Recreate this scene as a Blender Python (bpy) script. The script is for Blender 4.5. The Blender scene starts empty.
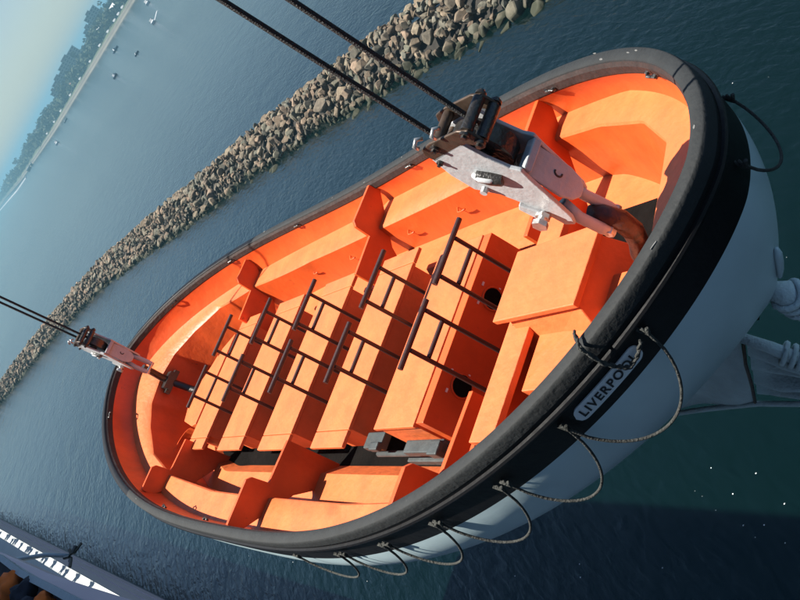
import bpy, bmesh, math, random
import numpy as np
from mathutils import Vector, Matrix
random.seed(7)
sc = bpy.context.scene
R = math.radians

# ---------------------------------------------------------------- camera
# camera 22 m above the water, rolled about 61 degrees, pitched down 22 degrees
PITCH, ROLL, FPX, CAMZ = 0.38756, -1.05971, 984.6, 22.0
fw = Vector((0, math.cos(PITCH), -math.sin(PITCH)))
up0 = Vector((0, math.sin(PITCH), math.cos(PITCH)))
r0 = Vector((1, 0, 0))
cr, sr = math.cos(ROLL), math.sin(ROLL)
rgt = cr*r0 + sr*up0
upv = -sr*r0 + cr*up0
cam = bpy.data.cameras.new('camera')
cam.sensor_width = 36
cam.lens = FPX*36/800
cam.clip_end = 20000
cam.clip_start = .05
camo = bpy.data.objects.new('camera', cam)
sc.collection.objects.link(camo)
Mx = Matrix((rgt, upv, -fw)).transposed().to_4x4()
Mx.translation = Vector((0, 0, CAMZ))
camo.matrix_world = Mx
sc.camera = camo

# ---------------------------------------------------------------- light
SUN_AZ, SUN_EL = -66.5, 63.0          # azimuth from +Y towards +X
w = bpy.data.worlds.new('World'); sc.world = w; w.use_nodes = True
nt = w.node_tree
for n_ in list(nt.nodes): nt.nodes.remove(n_)
sky = nt.nodes.new('ShaderNodeTexSky'); sky.sky_type = 'NISHITA'; sky.sun_disc = False
sky.sun_elevation = R(SUN_EL); sky.sun_rotation = R(SUN_AZ)
sky.air_density = 1.0; sky.dust_density = .4; sky.ozone_density = 3.0
bg = nt.nodes.new('ShaderNodeBackground'); bg.inputs['Strength'].default_value = .05
ow = nt.nodes.new('ShaderNodeOutputWorld')
nt.links.new(sky.outputs[0], bg.inputs[0]); nt.links.new(bg.outputs[0], ow.inputs[0])
sl = bpy.data.lights.new('sun', 'SUN'); sl.energy = 5.0; sl.angle = R(.53); sl.color = (1, .95, .86)
so = bpy.data.objects.new('sun', sl); sc.collection.objects.link(so)
sd = Vector((math.sin(R(SUN_AZ))*math.cos(R(SUN_EL)), math.cos(R(SUN_AZ))*math.cos(R(SUN_EL)), math.sin(R(SUN_EL))))
so.rotation_euler = sd.to_track_quat('Z', 'Y').to_euler()
so.location = (0, 0, 80)
sc.view_settings.view_transform = 'Standard'; sc.view_settings.look = 'None'
sc.view_settings.gamma = 1; sc.view_settings.use_curve_mapping = False
sc.view_settings.exposure = 1.13
sc.cycles.max_bounces = 8; sc.cycles.volume_bounces = 0; sc.cycles.diffuse_bounces = 1

# ---------------------------------------------------------------- helpers
COL = sc.collection
def tag(o, label=None, cat=None, group=None, kind=None):
    if label: o['label'] = label
    if cat: o['category'] = cat
    if group: o['group'] = group
    if kind: o['kind'] = kind
    return o
def empty(name, loc=(0, 0, 0), parent=None):
    o = bpy.data.objects.new(name, None); COL.objects.link(o); o.location = loc
    o.empty_display_size = .2
    if parent: o.parent = parent
    return o
class MB:
    def __init__(s): s.v = []; s.f = []; s.m = []
    def add(s, vs, fs, mi=0):
        b = len(s.v); s.v += [tuple(v) for v in vs]
        for f in fs: s.f.append(tuple(b+i for i in f)); s.m.append(mi)
        return s
    def box(s, x0, x1, y0, y1, z0, z1, mi=0, tf=None):
        vs = [(x, y, z) for x in (x0, x1) for y in (y0, y1) for z in (z0, z1)]
        if tf: vs = [tf(Vector(v)) for v in vs]
        return s.add(vs, [(0, 1, 3, 2), (4, 6, 7, 5), (0, 4, 5, 1), (2, 3, 7, 6), (0, 2, 6, 4), (1, 5, 7, 3)], mi)
    def hexa(s, lo, hi, mi=0):   # lo, hi: four points each, same winding
        return s.add(list(lo)+list(hi), [(3, 2, 1, 0), (4, 5, 6, 7), (0, 1, 5, 4), (1, 2, 6, 5), (2, 3, 7, 6), (3, 0, 4, 7)], mi)
    def prism(s, poly, axis, a, b, mi=0):   # polygon extruded along an axis
        n = len(poly)
        def P(p, c):
            q = list(p); q.insert(axis, c); return q
        vs = [P(p, a) for p in poly]+[P(p, b) for p in poly]
        fs = [tuple(range(n-1, -1, -1)), tuple(range(n, 2*n))]+[(i, (i+1) % n, n+(i+1) % n, n+i) for i in range(n)]
        return s.add(vs, fs, mi)
    def tube(s, pts, r, seg=8, mi=0, cap=True, closed=False):
        pts = [Vector(p) for p in pts]; n = len(pts)
        rr = r if isinstance(r, (list, tuple)) else [r]*n
        b = len(s.v); T0 = None; U = None
        for i, p in enumerate(pts):
            if closed: t = pts[(i+1) % n]-pts[i-1]
            else: t = pts[min(i+1, n-1)]-pts[max(i-1, 0)]
            t.normalize()
            if U is None:
                U = t.orthogonal().normalized()
            else:
                U = (U-t*U.dot(t)).normalized()
            V = t.cross(U)
            for k in range(seg):
                a = 2*math.pi*k/seg
                s.v.append(tuple(p+rr[i]*(math.cos(a)*U+math.sin(a)*V)))
        m = n if closed else n-1
        for i in range(m):
            j = (i+1) % n
            for k in range(seg):
                s.f.append((b+i*seg+k, b+i*seg+(k+1) % seg, b+j*seg+(k+1) % seg, b+j*seg+k)); s.m.append(mi)
        if cap and not closed:
            s.f.append(tuple(b+k for k in range(seg-1, -1, -1))); s.m.append(mi)
            s.f.append(tuple(b+(n-1)*seg+k for k in range(seg))); s.m.append(mi)
        return s
    def cyl(s, p, q, r, seg=16, mi=0): return s.tube([p, q], r, seg, mi)
    def build(s, name, mats, parent=None, smooth=False, bevel=0, auto=None):
        me = bpy.data.meshes.new(name); me.from_pydata(s.v, [], s.f); me.update()
        if not isinstance(mats, (list, tuple)): mats = [mats]
        for m in mats: me.materials.append(m)
        me.polygons.foreach_set('material_index', s.m)
        if smooth or auto is not None:
            me.polygons.foreach_set('use_smooth', [True]*len(me.polygons))
        if auto is not None:
            me.set_sharp_from_angle(angle=R(auto))
        o = bpy.data.objects.new(name, me); COL.objects.link(o)
        if parent: o.parent = parent
        if bevel:
            b = o.modifiers.new('bevel', 'BEVEL'); b.width = bevel; b.segments = 2; b.limit_method = 'ANGLE'; b.angle_limit = R(35)
        return o

def mat(name, base, rough=.6, var=.15, scale=4, spots=None, spot_amt=.0, spot_scale=12, bump=.0, bscale=30, metal=0, spec=.5, island=0, coat=0):
    m = bpy.data.materials.new(name); m.use_nodes = True
    t = m.node_tree; N = t.nodes; L = t.links
    p = N['Principled BSDF']
    p.inputs['Roughness'].default_value = rough; p.inputs['Metallic'].default_value = metal
    p.inputs['Specular IOR Level'].default_value = spec
    tc = N.new('ShaderNodeTexCoord')
    no = N.new('ShaderNodeTexNoise'); no.inputs['Scale'].default_value = scale; no.inputs['Detail'].default_value = 6; no.inputs['Roughness'].default_value = .6
    L.new(tc.outputs['Object'], no.inputs['Vector'])
    mr = N.new('ShaderNodeMapRange'); mr.inputs['From Min'].default_value = .3; mr.inputs['From Max'].default_value = .7
    mr.inputs['To Min'].default_value = 1-var; mr.inputs['To Max'].default_value = 1+var
    L.new(no.outputs['Fac'], mr.inputs['Value'])
    mx = N.new('ShaderNodeVectorMath'); mx.operation = 'SCALE'; mx.inputs[0].default_value = base
    L.new(mr.outputs[0], mx.inputs['Scale'])
    out = mx.outputs[0]
    if island:
        ge = N.new('ShaderNodeNewGeometry'); oi = N.new('ShaderNodeObjectInfo')
        ad = N.new('ShaderNodeMath'); ad.operation = 'ADD'; L.new(ge.outputs['Random Per Island'], ad.inputs[0]); L.new(oi.outputs['Random'], ad.inputs[1])
        fr = N.new('ShaderNodeMath'); fr.operation = 'FRACT'; L.new(ad.outputs[0], fr.inputs[0])
        ra = N.new('ShaderNodeValToRGB'); L.new(fr.outputs[0], ra.inputs[0])
        els = island
        ra.color_ramp.elements[0].color = (*els[0], 1); ra.color_ramp.elements[1].color = (*els[-1], 1)
        for i, c in enumerate(els[1:-1]):
            e = ra.color_ramp.elements.new((i+1)/(len(els)-1)); e.color = (*c, 1)
        mm = N.new('ShaderNodeVectorMath'); mm.operation = 'SCALE'
        L.new(ra.outputs[0], mm.inputs[0]); L.new(mr.outputs[0], mm.inputs['Scale']); out = mm.outputs[0]
    if spots:
        n2 = N.new('ShaderNodeTexNoise'); n2.inputs['Scale'].default_value = spot_scale; n2.inputs['Detail'].default_value = 8; n2.inputs['Roughness'].default_value = .7
        L.new(tc.outputs['Object'], n2.inputs['Vector'])
        m2 = N.new('ShaderNodeMapRange'); m2.inputs['From Min'].default_value = .74-spot_amt; m2.inputs['From Max'].default_value = .80-spot_amt*.8
        L.new(n2.outputs['Fac'], m2.inputs['Value'])
        mi = N.new('ShaderNodeMix'); mi.data_type = 'RGBA'
        L.new(m2.outputs[0], mi.inputs['Factor']); L.new(out, mi.inputs['A']); mi.inputs['B'].default_value = (*spots, 1)
        out = mi.outputs['Result']
    L.new(out, p.inputs['Base Color'])
    if bump:
        n3 = N.new('ShaderNodeTexNoise'); n3.inputs['Scale'].default_value = bscale; n3.inputs['Detail'].default_value = 5
        L.new(tc.outputs['Object'], n3.inputs['Vector'])
        bu = N.new('ShaderNodeBump'); bu.inputs['Strength'].default_value = bump; bu.inputs['Distance'].default_value = .02
        L.new(n3.outputs['Fac'], bu.inputs['Height']); L.new(bu.outputs[0], p.inputs['Normal'])
    return m

ORANGE = mat('orange_paint', (.66, .092, .016), .42, .20, 3.0, spots=(.26, .045, .012), spot_amt=.095, spot_scale=9, bump=.25, bscale=14)  # redder copy for upright faces, their shade deepened in the colour
ORANGE2 = mat('orange_paint_sunlit_worn', (.70, .150, .042), .5, .16, 5, spots=(.20, .045, .02), spot_amt=.085, spot_scale=30, bump=.3, bscale=22)  # paler copy for tops: sunlight put into the colour, plus worn flecks
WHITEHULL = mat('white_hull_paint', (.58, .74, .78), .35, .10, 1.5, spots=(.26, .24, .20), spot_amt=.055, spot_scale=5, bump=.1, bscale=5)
BLACK = mat('black_band_paint', (.005, .005, .006), .5, .3, 6, spec=.25, spots=(.03, .03, .03), spot_amt=.03, spot_scale=25, bump=.2, bscale=20)
GREYCAP = mat('gunwale_grey_rubber', (.013, .015, .016), .8, .25, 8, spots=(.13, .13, .13), spot_amt=.04, spot_scale=35, bump=.25, bscale=45)
INCAP = mat('gunwale_inner_brown', (.030, .017, .014), .75, .4, 7, spots=(.015, .012, .012), spot_amt=.14, spot_scale=18, bump=.4, bscale=30)
LEVER = mat('brown_lever_paint', (.045, .018, .016), .5, .2, 20, bump=.1, bscale=60)
DARKM = mat('dark_greased_steel', (.02, .018, .016), .35, .4, 25, spots=(.12, .07, .04), spot_amt=.15, spot_scale=20, bump=.3, bscale=60, spec=.7)
BROWNM = mat('brown_hook_paint', (.06, .020, .013), .45, .35, 15, spots=(.012, .010, .010), spot_amt=.25, spot_scale=10, bump=.3, bscale=40)
WHITEM = mat('white_block_paint', (.46, .47, .48), .4, .10, 12, spots=(.18, .09, .05), spot_amt=.055, spot_scale=24, bump=.15, bscale=40)
STEEL = mat('bright_steel', (.55, .53, .5), .35, .2, 30, metal=.8, bump=.1)
BRASS = mat('worn_bronze', (.075, .05, .035), .45, .3, 20, metal=.4, bump=.2)
ROPE = mat('black_wire_rope', (.010, .010, .011), .6, .3, 60, bump=.8, bscale=160)
LINE = mat('weathered_grab_line', (.045, .047, .043), .85, .4, 40, bump=.8, bscale=120)
DECKGREY = mat('grey_machinery_paint', (.042, .052, .053), .6, .3, 9, spots=(.02, .02, .02), spot_amt=.12, spot_scale=12, bump=.2)
WELL = mat('dark_bilge_shade', (.005, .004, .0035), .95, .5, 6, spots=(.05, .012, .008), spot_amt=.06, spot_scale=10, bump=.3, spec=.08)  # near black: shade of the deep hull and hollows put into the colour
CANVAS = mat('white_canvas', (.64, .78, .80), .9, .12, 8, spots=(.16, .15, .13), spot_amt=.06, spot_scale=10, bump=.5, bscale=70)
PLATE = mat('white_name_plate', (.80, .84, .86), .5, .08, 20)
INK = mat('black_lettering', (.015, .016, .02), .6, .1, 20)
SHIPM = mat('ship_side_paint', (.60, .47, .50), .55, .10, .08, spots=(.10, .09, .09), spot_amt=.06, spot_scale=.25, bump=.05, bscale=1)
BOOT = mat('ship_boot_topping', (.02, .035, .06), .5, .2, .2)
DECKW = mat('ship_white_deck', (.42, .44, .43), .6, .06, .4, spots=(.42, .45, .42), spot_amt=.1, spot_scale=1.0)
SUPER = mat('superstructure_white', (.6, .6, .58), .5, .06, .3)
RAILP = mat('pale_blue_rim_paint', (.26, .33, .38), .5, .1, 5)
VEST = mat('orange_bundle_fabric', (.75, .16, .02), .8, .15, 6, bump=.5, bscale=12)
NAVY = mat('dark_navy_canvas', (.018, .02, .035), .9, .3, 8, bump=.6, bscale=10)

# ---------------------------------------------------------------- water, haze
def water_mat():
    m = bpy.data.materials.new('sea_water'); m.use_nodes = True
    t = m.node_tree; N = t.nodes; L = t.links; p = N['Principled BSDF']
    p.inputs['Base Color'].default_value = (.0006, .0048, .0044, 1)
    p.inputs['Roughness'].default_value = .14; p.inputs['IOR'].default_value = 1.333; p.inputs['Specular IOR Level'].default_value = .48; p.inputs['Specular Tint'].default_value = (.42, .86, 1, 1)
    tc = N.new('ShaderNodeTexCoord')
    def noise(scale, sx, sy, rz, det=3):
        mp = N.new('ShaderNodeMapping'); mp.inputs['Rotation'].default_value = (0, 0, rz); mp.inputs['Scale'].default_value = (sx, sy, 1)
        L.new(tc.outputs['Object'], mp.inputs['Vector'])
        no = N.new('ShaderNodeTexNoise'); no.inputs['Scale'].default_value = scale; no.inputs['Detail'].default_value = det; no.inputs['Distortion'].default_value = .35
        L.new(mp.outputs[0], no.inputs['Vector']); return no.outputs['Fac']
    a = noise(2.6, 1, .35, R(WAVE_ROT), 4); b = noise(.45, 1, .35, R(WAVE_ROT+14), 3); c = noise(.03, 1, .2, R(WAVE_ROT+50), 3)
    def mul(x, k):
        q = N.new('ShaderNodeMath'); q.operation = 'MULTIPLY'; L.new(x, q.inputs[0])
        if isinstance(k, (int, float)): q.inputs[1].default_value = k
        else: L.new(k, q.inputs[1])
        return q.outputs[0]
    def add(x, y):
        q = N.new('ShaderNodeMath'); q.operation = 'ADD'; L.new(x, q.inputs[0]); L.new(y, q.inputs[1]); return q.outputs[0]
    gust = N.new('ShaderNodeMapRange'); gust.inputs['From Min'].default_value = .3; gust.inputs['From Max'].default_value = .7; gust.inputs['To Min'].default_value = .55; gust.inputs['To Max'].default_value = 1.25
    L.new(c, gust.inputs['Value'])
    hgt = add(mul(mul(a, .20), gust.outputs[0]), mul(b, .28))
    bu = N.new('ShaderNodeBump'); bu.inputs['Strength'].default_value = .48; bu.inputs['Distance'].default_value = .85
    L.new(hgt, bu.inputs['Height']); L.new(bu.outputs[0], p.inputs['Normal'])
    return m
WAVE_ROT = 97
def grid_water():
    # one sheet: fine in the middle, coarse outwards
    xs = [-9000, -3000, -1000, -300, -100, 0, 100, 300, 1000, 3000, 9000]
    ys = [-2000, -300, -50, 0, 50, 100, 300, 1000, 3000, 12000]
    mb = MB(); vs = [(x, y, 0) for y in ys for x in xs]
    fs = [(j*len(xs)+i, j*len(xs)+i+1, (j+1)*len(xs)+i+1, (j+1)*len(xs)+i) for j in range(len(ys)-1) for i in range(len(xs)-1)]
    mb.add(vs, fs); return tag(mb.build('water', water_mat()), 'dark teal harbour water with fine ripples under and beyond the lifeboat', 'water', kind='structure')
grid_water()

# ---------------------------------------------------------------- lifeboat frame
BP = dict(pos=(-0.58403, 6.26319, -2.07964+CAMZ), yaw=-1.2111577, tr=.02395816)
y_, tr_ = BP['yaw'], BP['tr']
BX = Vector((math.cos(y_)*math.cos(tr_), math.sin(y_)*math.cos(tr_), math.sin(tr_)))
BY = Vector((-math.sin(y_), math.cos(y_), 0)); BZ = BX.cross(BY)
BM = Matrix((BX, BY, BZ)).transposed().to_4x4(); BM.translation = Vector(BP['pos'])
B_, PE, QQ, S1, S2, PE2 = 1.33633, 2.85926, 1.699044, .326114, .435375, 3.294827
RA, PA, HM, HN, RK, VB, DD = .101, 1.991, 6.014, 1.5, .218, .303, .689
def rim(t):
    x = math.cos(t); ax = abs(x); e = PE if x > 0 else PE2
    y = math.copysign(B_*max(1-ax**e, 0)**(1/QQ), math.sin(t))
    return Vector((4*x, y, (S1 if x > 0 else S2)*ax**2))
def hull(t, v, out=0.0):
    r_ = rim(t); e = abs(r_.x)/4
    P = Vector((r_.x*(1-RA*v**PA), r_.y*max(1-v**HM, 0)**(1/HN), r_.z*(1-v)-DD*v+RK*v*e**3))
    if out:
        n = rimn(t); P = P+n*out
    return P
def rimn(t):
    a = rim(t-.004); b = rim(t+.004); d = b-a; n = Vector((d.y, -d.x, 0)); return n.normalized()
def halfb(x, z):
    # half breadth of the hull at station x, height z
    v = .5
    for _ in range(12):
        X = min(abs(x)/(1-RA*v**PA), 4.0); e = X/4; s = S1 if x > 0 else S2
        zr = s*e*e
        v = min(max((zr-z)/(zr+DD-RK*e**3), 0), 1)
    X = abs(x)/(1-RA*v**PA)
    if X >= 4: return 0
    ee = PE if x > 0 else PE2
    return B_*(1-(X/4)**ee)**(1/QQ)*max(1-v**HM, 0)**(1/HN)
def clampy(P, gap=.03):
    h = max(halfb(P[0], P[2])-gap, .02)
    return (P[0], max(-h, min(h, P[1])), P[2])
def shelf_z(x): return -.2+(.0058 if x > 0 else .0068)*abs(x)**3
boat = empty('lifeboat'); boat.matrix_world = BM
tag(boat, 'open orange lifeboat with black band and white hull hanging from falls over the water', 'lifeboat')

NT = 360
TS = [2*math.pi*k/NT-math.pi for k in range(NT)]
def loopstrip(rows, name, mats, mi_rows=None, parent=boat, smooth=True, flip=False, auto=None):
    mb = MB(); n = len(rows[0])
    for r_ in rows: mb.v += [tuple(p) for p in r_]
    for j in range(len(rows)-1):
        for i in range(n):
            k = (i+1) % n
            f = (j*n+i, j*n+k, (j+1)*n+k, (j+1)*n+i)
            mb.f.append(f[::-1] if flip else f); mb.m.append(mi_rows[j] if mi_rows else 0)
    return mb.build(name, mats, parent, smooth=smooth, auto=auto)
# outer hull, split by colour into sheer band (black) and bottom (white)
vs1 = [0, .04, .08, .12, .16, .20, .24, .27, VB]
vs2 = [VB]+[VB+(1-VB)*k/26 for k in range(1, 27)]
loopstrip([[hull(t, v) for t in TS] for v in vs1], 'sheer_band', BLACK)['label'] = 'black painted band below the gunwale'
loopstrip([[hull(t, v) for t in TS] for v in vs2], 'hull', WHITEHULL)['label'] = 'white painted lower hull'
# gunwale: cap with rounded edge and inner face
def offs(t, inn, z):
    r_ = rim(t); n = rimn(t); return r_-n*inn+Vector((0, 0, z))
prof = [(-.002, -.05), (-.003, -.01), (.001, .006), (.006, .009), (.034, .011), (.056, .009), (.061, .004), (.062, -.02)]
rows = [[offs(t, a, b) for t in TS] for a, b in prof]
gw = loopstrip(rows, 'gunwale', [GREYCAP, BLACK], flip=True)
gw.data.polygons.foreach_set('material_index', [1 if (rim(TS[i % NT]).x < (-2.35 if TS[i % NT] < 0 else -2.0)) else 0 for i in range(len(gw.data.polygons))])
rows = [[offs(t, a, b) for t in TS] for a, b in [(.061, -.0), (.074, -.018), (.078, -.06), (.07, -.08)]]
loopstrip(rows, 'inner_gunwale', INCAP, flip=True, smooth=False)
rc = random.Random(21)
CHIP = mat('bare_chip_paint', (.15, .15, .145), .8, .3, 30)
for k in range(15):
    t = rc.uniform(-math.pi, math.pi); a = rc.uniform(.002, .055); n_ = rimn(t); ta = Vector((-n_.y, n_.x, 0)); c = rim(t)-n_*a+Vector((0, 0, .0125))
    L_ = rc.uniform(.006, .022); W_ = rc.uniform(.002, .005); m_ = rc.randint(5, 7)
    mb = MB(); ring = [c+ta*L_*math.cos(2*math.pi*i/m_)*rc.uniform(.6, 1.2)+n_*W_*math.sin(2*math.pi*i/m_)*rc.uniform(.6, 1.3) for i in range(m_)]
    mb.add(ring+[q-Vector((0, 0, .004)) for q in ring], [tuple(range(m_))]+[(i, m_+i, m_+(i+1) % m_, (i+1) % m_) for i in range(m_)])
    mb.build('paint_chip', CHIP, boat)
for t in (.52, .92, 1.28, 1.42, 1.9, 2.25, 2.6, -2.75, -1.95, -1.7):
    n_ = rimn(t); ta = Vector((-n_.y, n_.x, 0)); c = rim(t)-n_*.082+Vector((0, 0, -.035))
    mb = MB()
    for q in (-.035, .035): mb.tube([c+ta*q, c+ta*q-n_*.012], .012, 8)
    mb.tube([c+ta*-.035-n_*.008, c-n_*.02+Vector((0, 0, .012)), c+ta*.035-n_*.008], .007, 6)
    mb.build('lacing_eye', DARKM, boat)
# rubbing strake
rows = [[hull(t, v, o) for t in TS] for v, o in [(.088, .001), (.092, .014), (.105, .018), (.118, .014), (.124, .001)]]
loopstrip(rows, 'rubbing_strake', BLACK, smooth=False)
# inner wall from gunwale to shelf
def wallfoot(t):
    r_ = rim(t); ax = abs(r_.x)/4; d = .095-(.055*min(1, (ax/.7)**2)-.12*max(0, ax-.72)**1.0/.28 if r_.x > 0 else -.03)
    P = r_-rimn(t)*d; P.z = shelf_z(P.x); return P
WF = [wallfoot(t) for t in TS]
IR = [offs(t, .075, -.07) for t in TS]
rows = [IR]
for k in (.33, .66): rows.append([IR[i].lerp(WF[i], k)-rimn(TS[i])*(-.012) for i in range(NT)])
rows.append(WF)
loopstrip(rows, 'inner_wall', ORANGE, flip=True)
# shelf inner edge polygon (half), mirrored
half = [(3.46, 0), (3.36, .46), (3.08, .69), (2.64, .87), (2.25, .965), (1.2, 1.0), (0, 1.0), (-1.2, .99), (-2.3, .91), (-2.9, .74), (-3.22, .50), (-3.42, .26), (-3.48, 0)]
poly = half+[(x, -y) for x, y in half[-2:0:-1]]
sp = [(x/4, y/1.3) for x, y in poly]
def on_poly(P):
    dx, dy = P.x/4, P.y/1.3
    n = len(sp)
    for i in range(n):
        ax, ay = sp[i]; bx, by = sp[(i+1) % n]
        ex, ey = bx-ax, by-ay
        den = dx*ey-dy*ex
        if abs(den) < 1e-9: continue
        s = (ax*ey-ay*ex)/den; u = (ax*dy-ay*dx)/den
        if s > 0 and -1e-6 <= u <= 1+1e-6: return Vector((s*dx*4, s*dy*1.3, 0))
    return P*.85
SE = []
for P in WF:
    q = on_poly(P); q.z = shelf_z(q.x); SE.append(q)
def inner(P, k, z):
    q = Vector((P.x*(1-k/4), P.y*(1-k/1.0), z)); return Vector(clampy(q, .02))
shelf_rows = [WF, [WF[i].lerp(SE[i], .5)+Vector((0, 0, .004)) for i in range(NT)], [WF[i].lerp(SE[i], .94) for i in range(NT)], [SE[i]+Vector((0, 0, -.012)) for i in range(NT)]]
loopstrip(shelf_rows, 'side_bench', ORANGE2, flip=True, auto=40)
zlow = -.47
FB = [inner(q, .03, zlow) for q in SE]
o_ = loopstrip([[SE[i]+Vector((0, 0, -.0125)) for i in range(NT)], [SE[i].lerp(FB[i], .5) for i in range(NT)], FB], 'bench_front', ORANGE, flip=True, auto=30)
LP = []
for q in FB:
    x = max(-2.95, min(3.05, q.x*.90)); y = max(-.73, min(.73, q.y*.82)); LP.append(Vector((x, y, zlow)))
loopstrip([FB, LP, [Vector((p.x, p.y*.86, -.585)) for p in LP]], 'lower_bench', ORANGE2, flip=True, auto=30)
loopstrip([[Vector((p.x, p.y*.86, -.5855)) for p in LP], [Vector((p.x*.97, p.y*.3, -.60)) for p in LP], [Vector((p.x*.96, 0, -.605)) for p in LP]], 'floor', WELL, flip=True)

# transverse bulkheads with stepped tops
def bulk(x, sgn, zt, yo, yi, yl, zs, th=.035):
    z0 = -.575
    pts = [(yo, zt-.09), (yo-.01, zt), (yi+.03, zt+.0), (yi, zt-.03), (yi-.01, zs), (yl, zs-.01), (yl, z0), (yi-.15, z0), (yi, -.35)]
    pts = [(sgn*a, b) for a, b in pts]
    # clamp within hull
    q = []
    for a, b in pts:
        h = halfb(x, b)-.02; q.append((max(-h, min(h, a)), b))
    # outer side follows hull
    mb = MB(); mb.prism(q if sgn < 0 else q[::-1], 0, x-th, x)
    return mb.build('bulkhead', ORANGE, boat, bevel=.004)
for sgn in (1, -1):
    bulk(2.20, sgn, .025, 1.13, .85, .42, -.16)
    bulk(0.03, sgn, -.01, 1.27, .93, .62, -.16)
    bulk(-2.32, sgn, .05, 1.12, .88, .58, -.11)

# thwarts
def thwart(x0, x1, yh, z, zb, endp=.12, label=None):
    mb = MB(); ye = yh-.012-(.11 if endp else 0); mb.box(x0+.012, x1-.012, -ye, ye, zb, z-.028)
    b = mb.build('thwart', ORANGE2, boat, bevel=.004)
    if label: b['label'] = label
    s = MB()
    if endp:
        s.box(x0, x1, -yh+endp+.002, yh-endp-.002, z-.026, z)
        for g in (1, -1):
            e = MB(); a, c = sorted((g*(yh-endp+.002), g*yh)); e.box(x0, x1, a, c, z-.026, z); e.build('end_board', ORANGE2, b, bevel=.005)
    else: s.box(x0, x1, -yh, yh, z-.026, z)
    s.build('seat_board', ORANGE2, b, bevel=.005)
    return b
TW = [(1.20, 1.66, .57, -.2, 0), (.38, .86, .67, -.2, .11), (-.60, -.06, .67, -.2, .11), (-1.57, -1.02, .66, -.2, .11), (-2.50, -2.02, .64, -.2, .10)]
tb = []
for x0, x1, yh, z, e in TW: tb.append(thwart(x0, x1, yh, z, -.46, e))
# deep box with the round drain holes aft of the first thwart
mb = MB(); mb.box(1.69, 1.765, -.555, .555, -.575, -.195)
lb = mb.build('locker', ORANGE, boat, bevel=.004)
for yy in (.22, -.29):
    mb = MB(); mb.cyl((1.7655, yy, -.335), (1.768, yy, -.335), .062, 24); mb.build('drain_hole', WELL, lb)
    mb = MB(); mb.tube([(1.769, yy+.064*math.cos(a), -.335+.064*math.sin(a)) for a in [2*math.pi*k/20 for k in range(20)]], .006, 6, closed=True); mb.build('hole_rim', ORANGE, lb)
    for dy, dz in ((.05, .085), (-.055, .075), (.065, -.02)):
        mb = MB(); mb.box(1.7655, 1.768, yy+dy-.012, yy+dy+.010, -.335+dz-.006, -.335+dz+.006); mb.build('paint_chip', PLATE, lb)
# near bulkhead with narrow plank
mb = MB(); mb.prism([(-.86, -.13), (.40, -.13), (.40, -.56), (-.5, -.56), (-.80, -.40)], 0, 2.42, 2.45); mb.build('bulkhead', ORANGE, boat, bevel=.004)
mb = MB(); mb.box(2.462, 2.64, -.72, .40, -.125, -.09); mb.build('narrow_thwart', ORANGE2, boat, bevel=.005)
# engine hatch
cn = empty('hatch_box', (0, 0, 0), boat)
mb = MB(); mb.hexa([(2.53, -.27, -.3), (3.10, -.33, -.3), (3.10, .20, -.3), (2.53, .20, -.3)], [(2.53, -.155, -.031), (3.03, -.165, -.031), (3.03, .155, -.031), (2.53, .155, -.031)])
mb.build('casing', ORANGE2, cn, bevel=.006)
mb = MB(); mb.hexa([(2.475, -.185, -.03), (3.06, -.19, -.03), (3.07, .185, -.03), (2.48, .175, -.03)], [(2.475, -.185, 0), (3.06, -.19, 0), (3.07, .185, 0), (2.48, .175, 0)])
mb.build('lid', ORANGE2, cn, bevel=.005)
mb = MB(); mb.box(2.66, 3.2, -.47, .02, -.35, -.14); mb.build('end_platform', ORANGE2, boat, bevel=.005)
mb = MB(); mb.prism([(2.62, .22), (2.66, .50), (3.02, .50), (3.34, .36), (3.52, .20), (3.56, -.1), (3.1, -.1), (3.08, .215)], 2, -.46, -.30); mb.build('well_shade_block', WELL, boat)  # solid block, its dark colour stands for the well's shade and the pulley's shadow
# far end bench with rounded outline and box
mb = MB(); pl = [(-2.52, .50), (-2.52, -.40), (-2.62, -.42), (-2.95, -.36), (-3.07, -.18), (-3.02, .02), (-2.86, .20), (-2.78, .34)]
mb.prism(pl, 2, -.42, -.19); mb.build('end_seat', ORANGE2, boat, bevel=.006)
mb = MB()
arc = [(-2.75-.22*math.sin(a), -.62+.20*math.cos(a)) for a in [math.pi*k/10 for k in range(11)]]
for (xa, ya), (xb, yb) in zip(arc, arc[1:]):
    mb.hexa([(xa, ya, -.5), (xb, yb, -.5), (xb+.015, yb, -.5), (xa+.015, ya, -.5)], [(xa, ya, -.22), (xb, yb, -.22), (xb+.015, yb, -.22), (xa+.015, ya, -.22)])
mb.build('curved_panel', ORANGE, boat)
# grey machinery between the thwarts on the near side
mb = MB(); mb.box(.90, 1.12, -.63, -.53, -.36, -.31); mb.box(1.02, 1.12, -.65, -.60, -.33, -.29); mb.build('bracket', DECKGREY, boat, bevel=.008)
mb = MB(); mb.box(1.40, 1.80, -.66, -.585, -.37, -.32); mb.box(1.70, 1.80, -.68, -.60, -.36, -.30); mb.build('bracket', DECKGREY, boat, bevel=.008)
mb = MB(); mb.cyl((.9, -.62, -.42), (2.4, -.62, -.42), .018, 10); mb.build('drive_shaft', DECKGREY, boat, smooth=True)
mb = MB(); mb.box(1.05, 2.18, -.62, -.42, -.59, -.535); mb.box(1.35, 1.75, -.54, -.505, -.533, -.51); mb.build('floor_grating', DECKGREY, boat, bevel=.006)
# small hooks on bench fronts
for x in (.35, 1.02, 1.55, -.6, -1.3):
    zz = shelf_z(x)-.12
    mb = MB(); mb.tube([(x-.05, .985, zz+.012), (x-.045, .955, zz), (x+.0, .95, zz), (x+.05, .95, zz+.006)], .006, 6); mb.build('cleat', ORANGE, boat, smooth=True)

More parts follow.
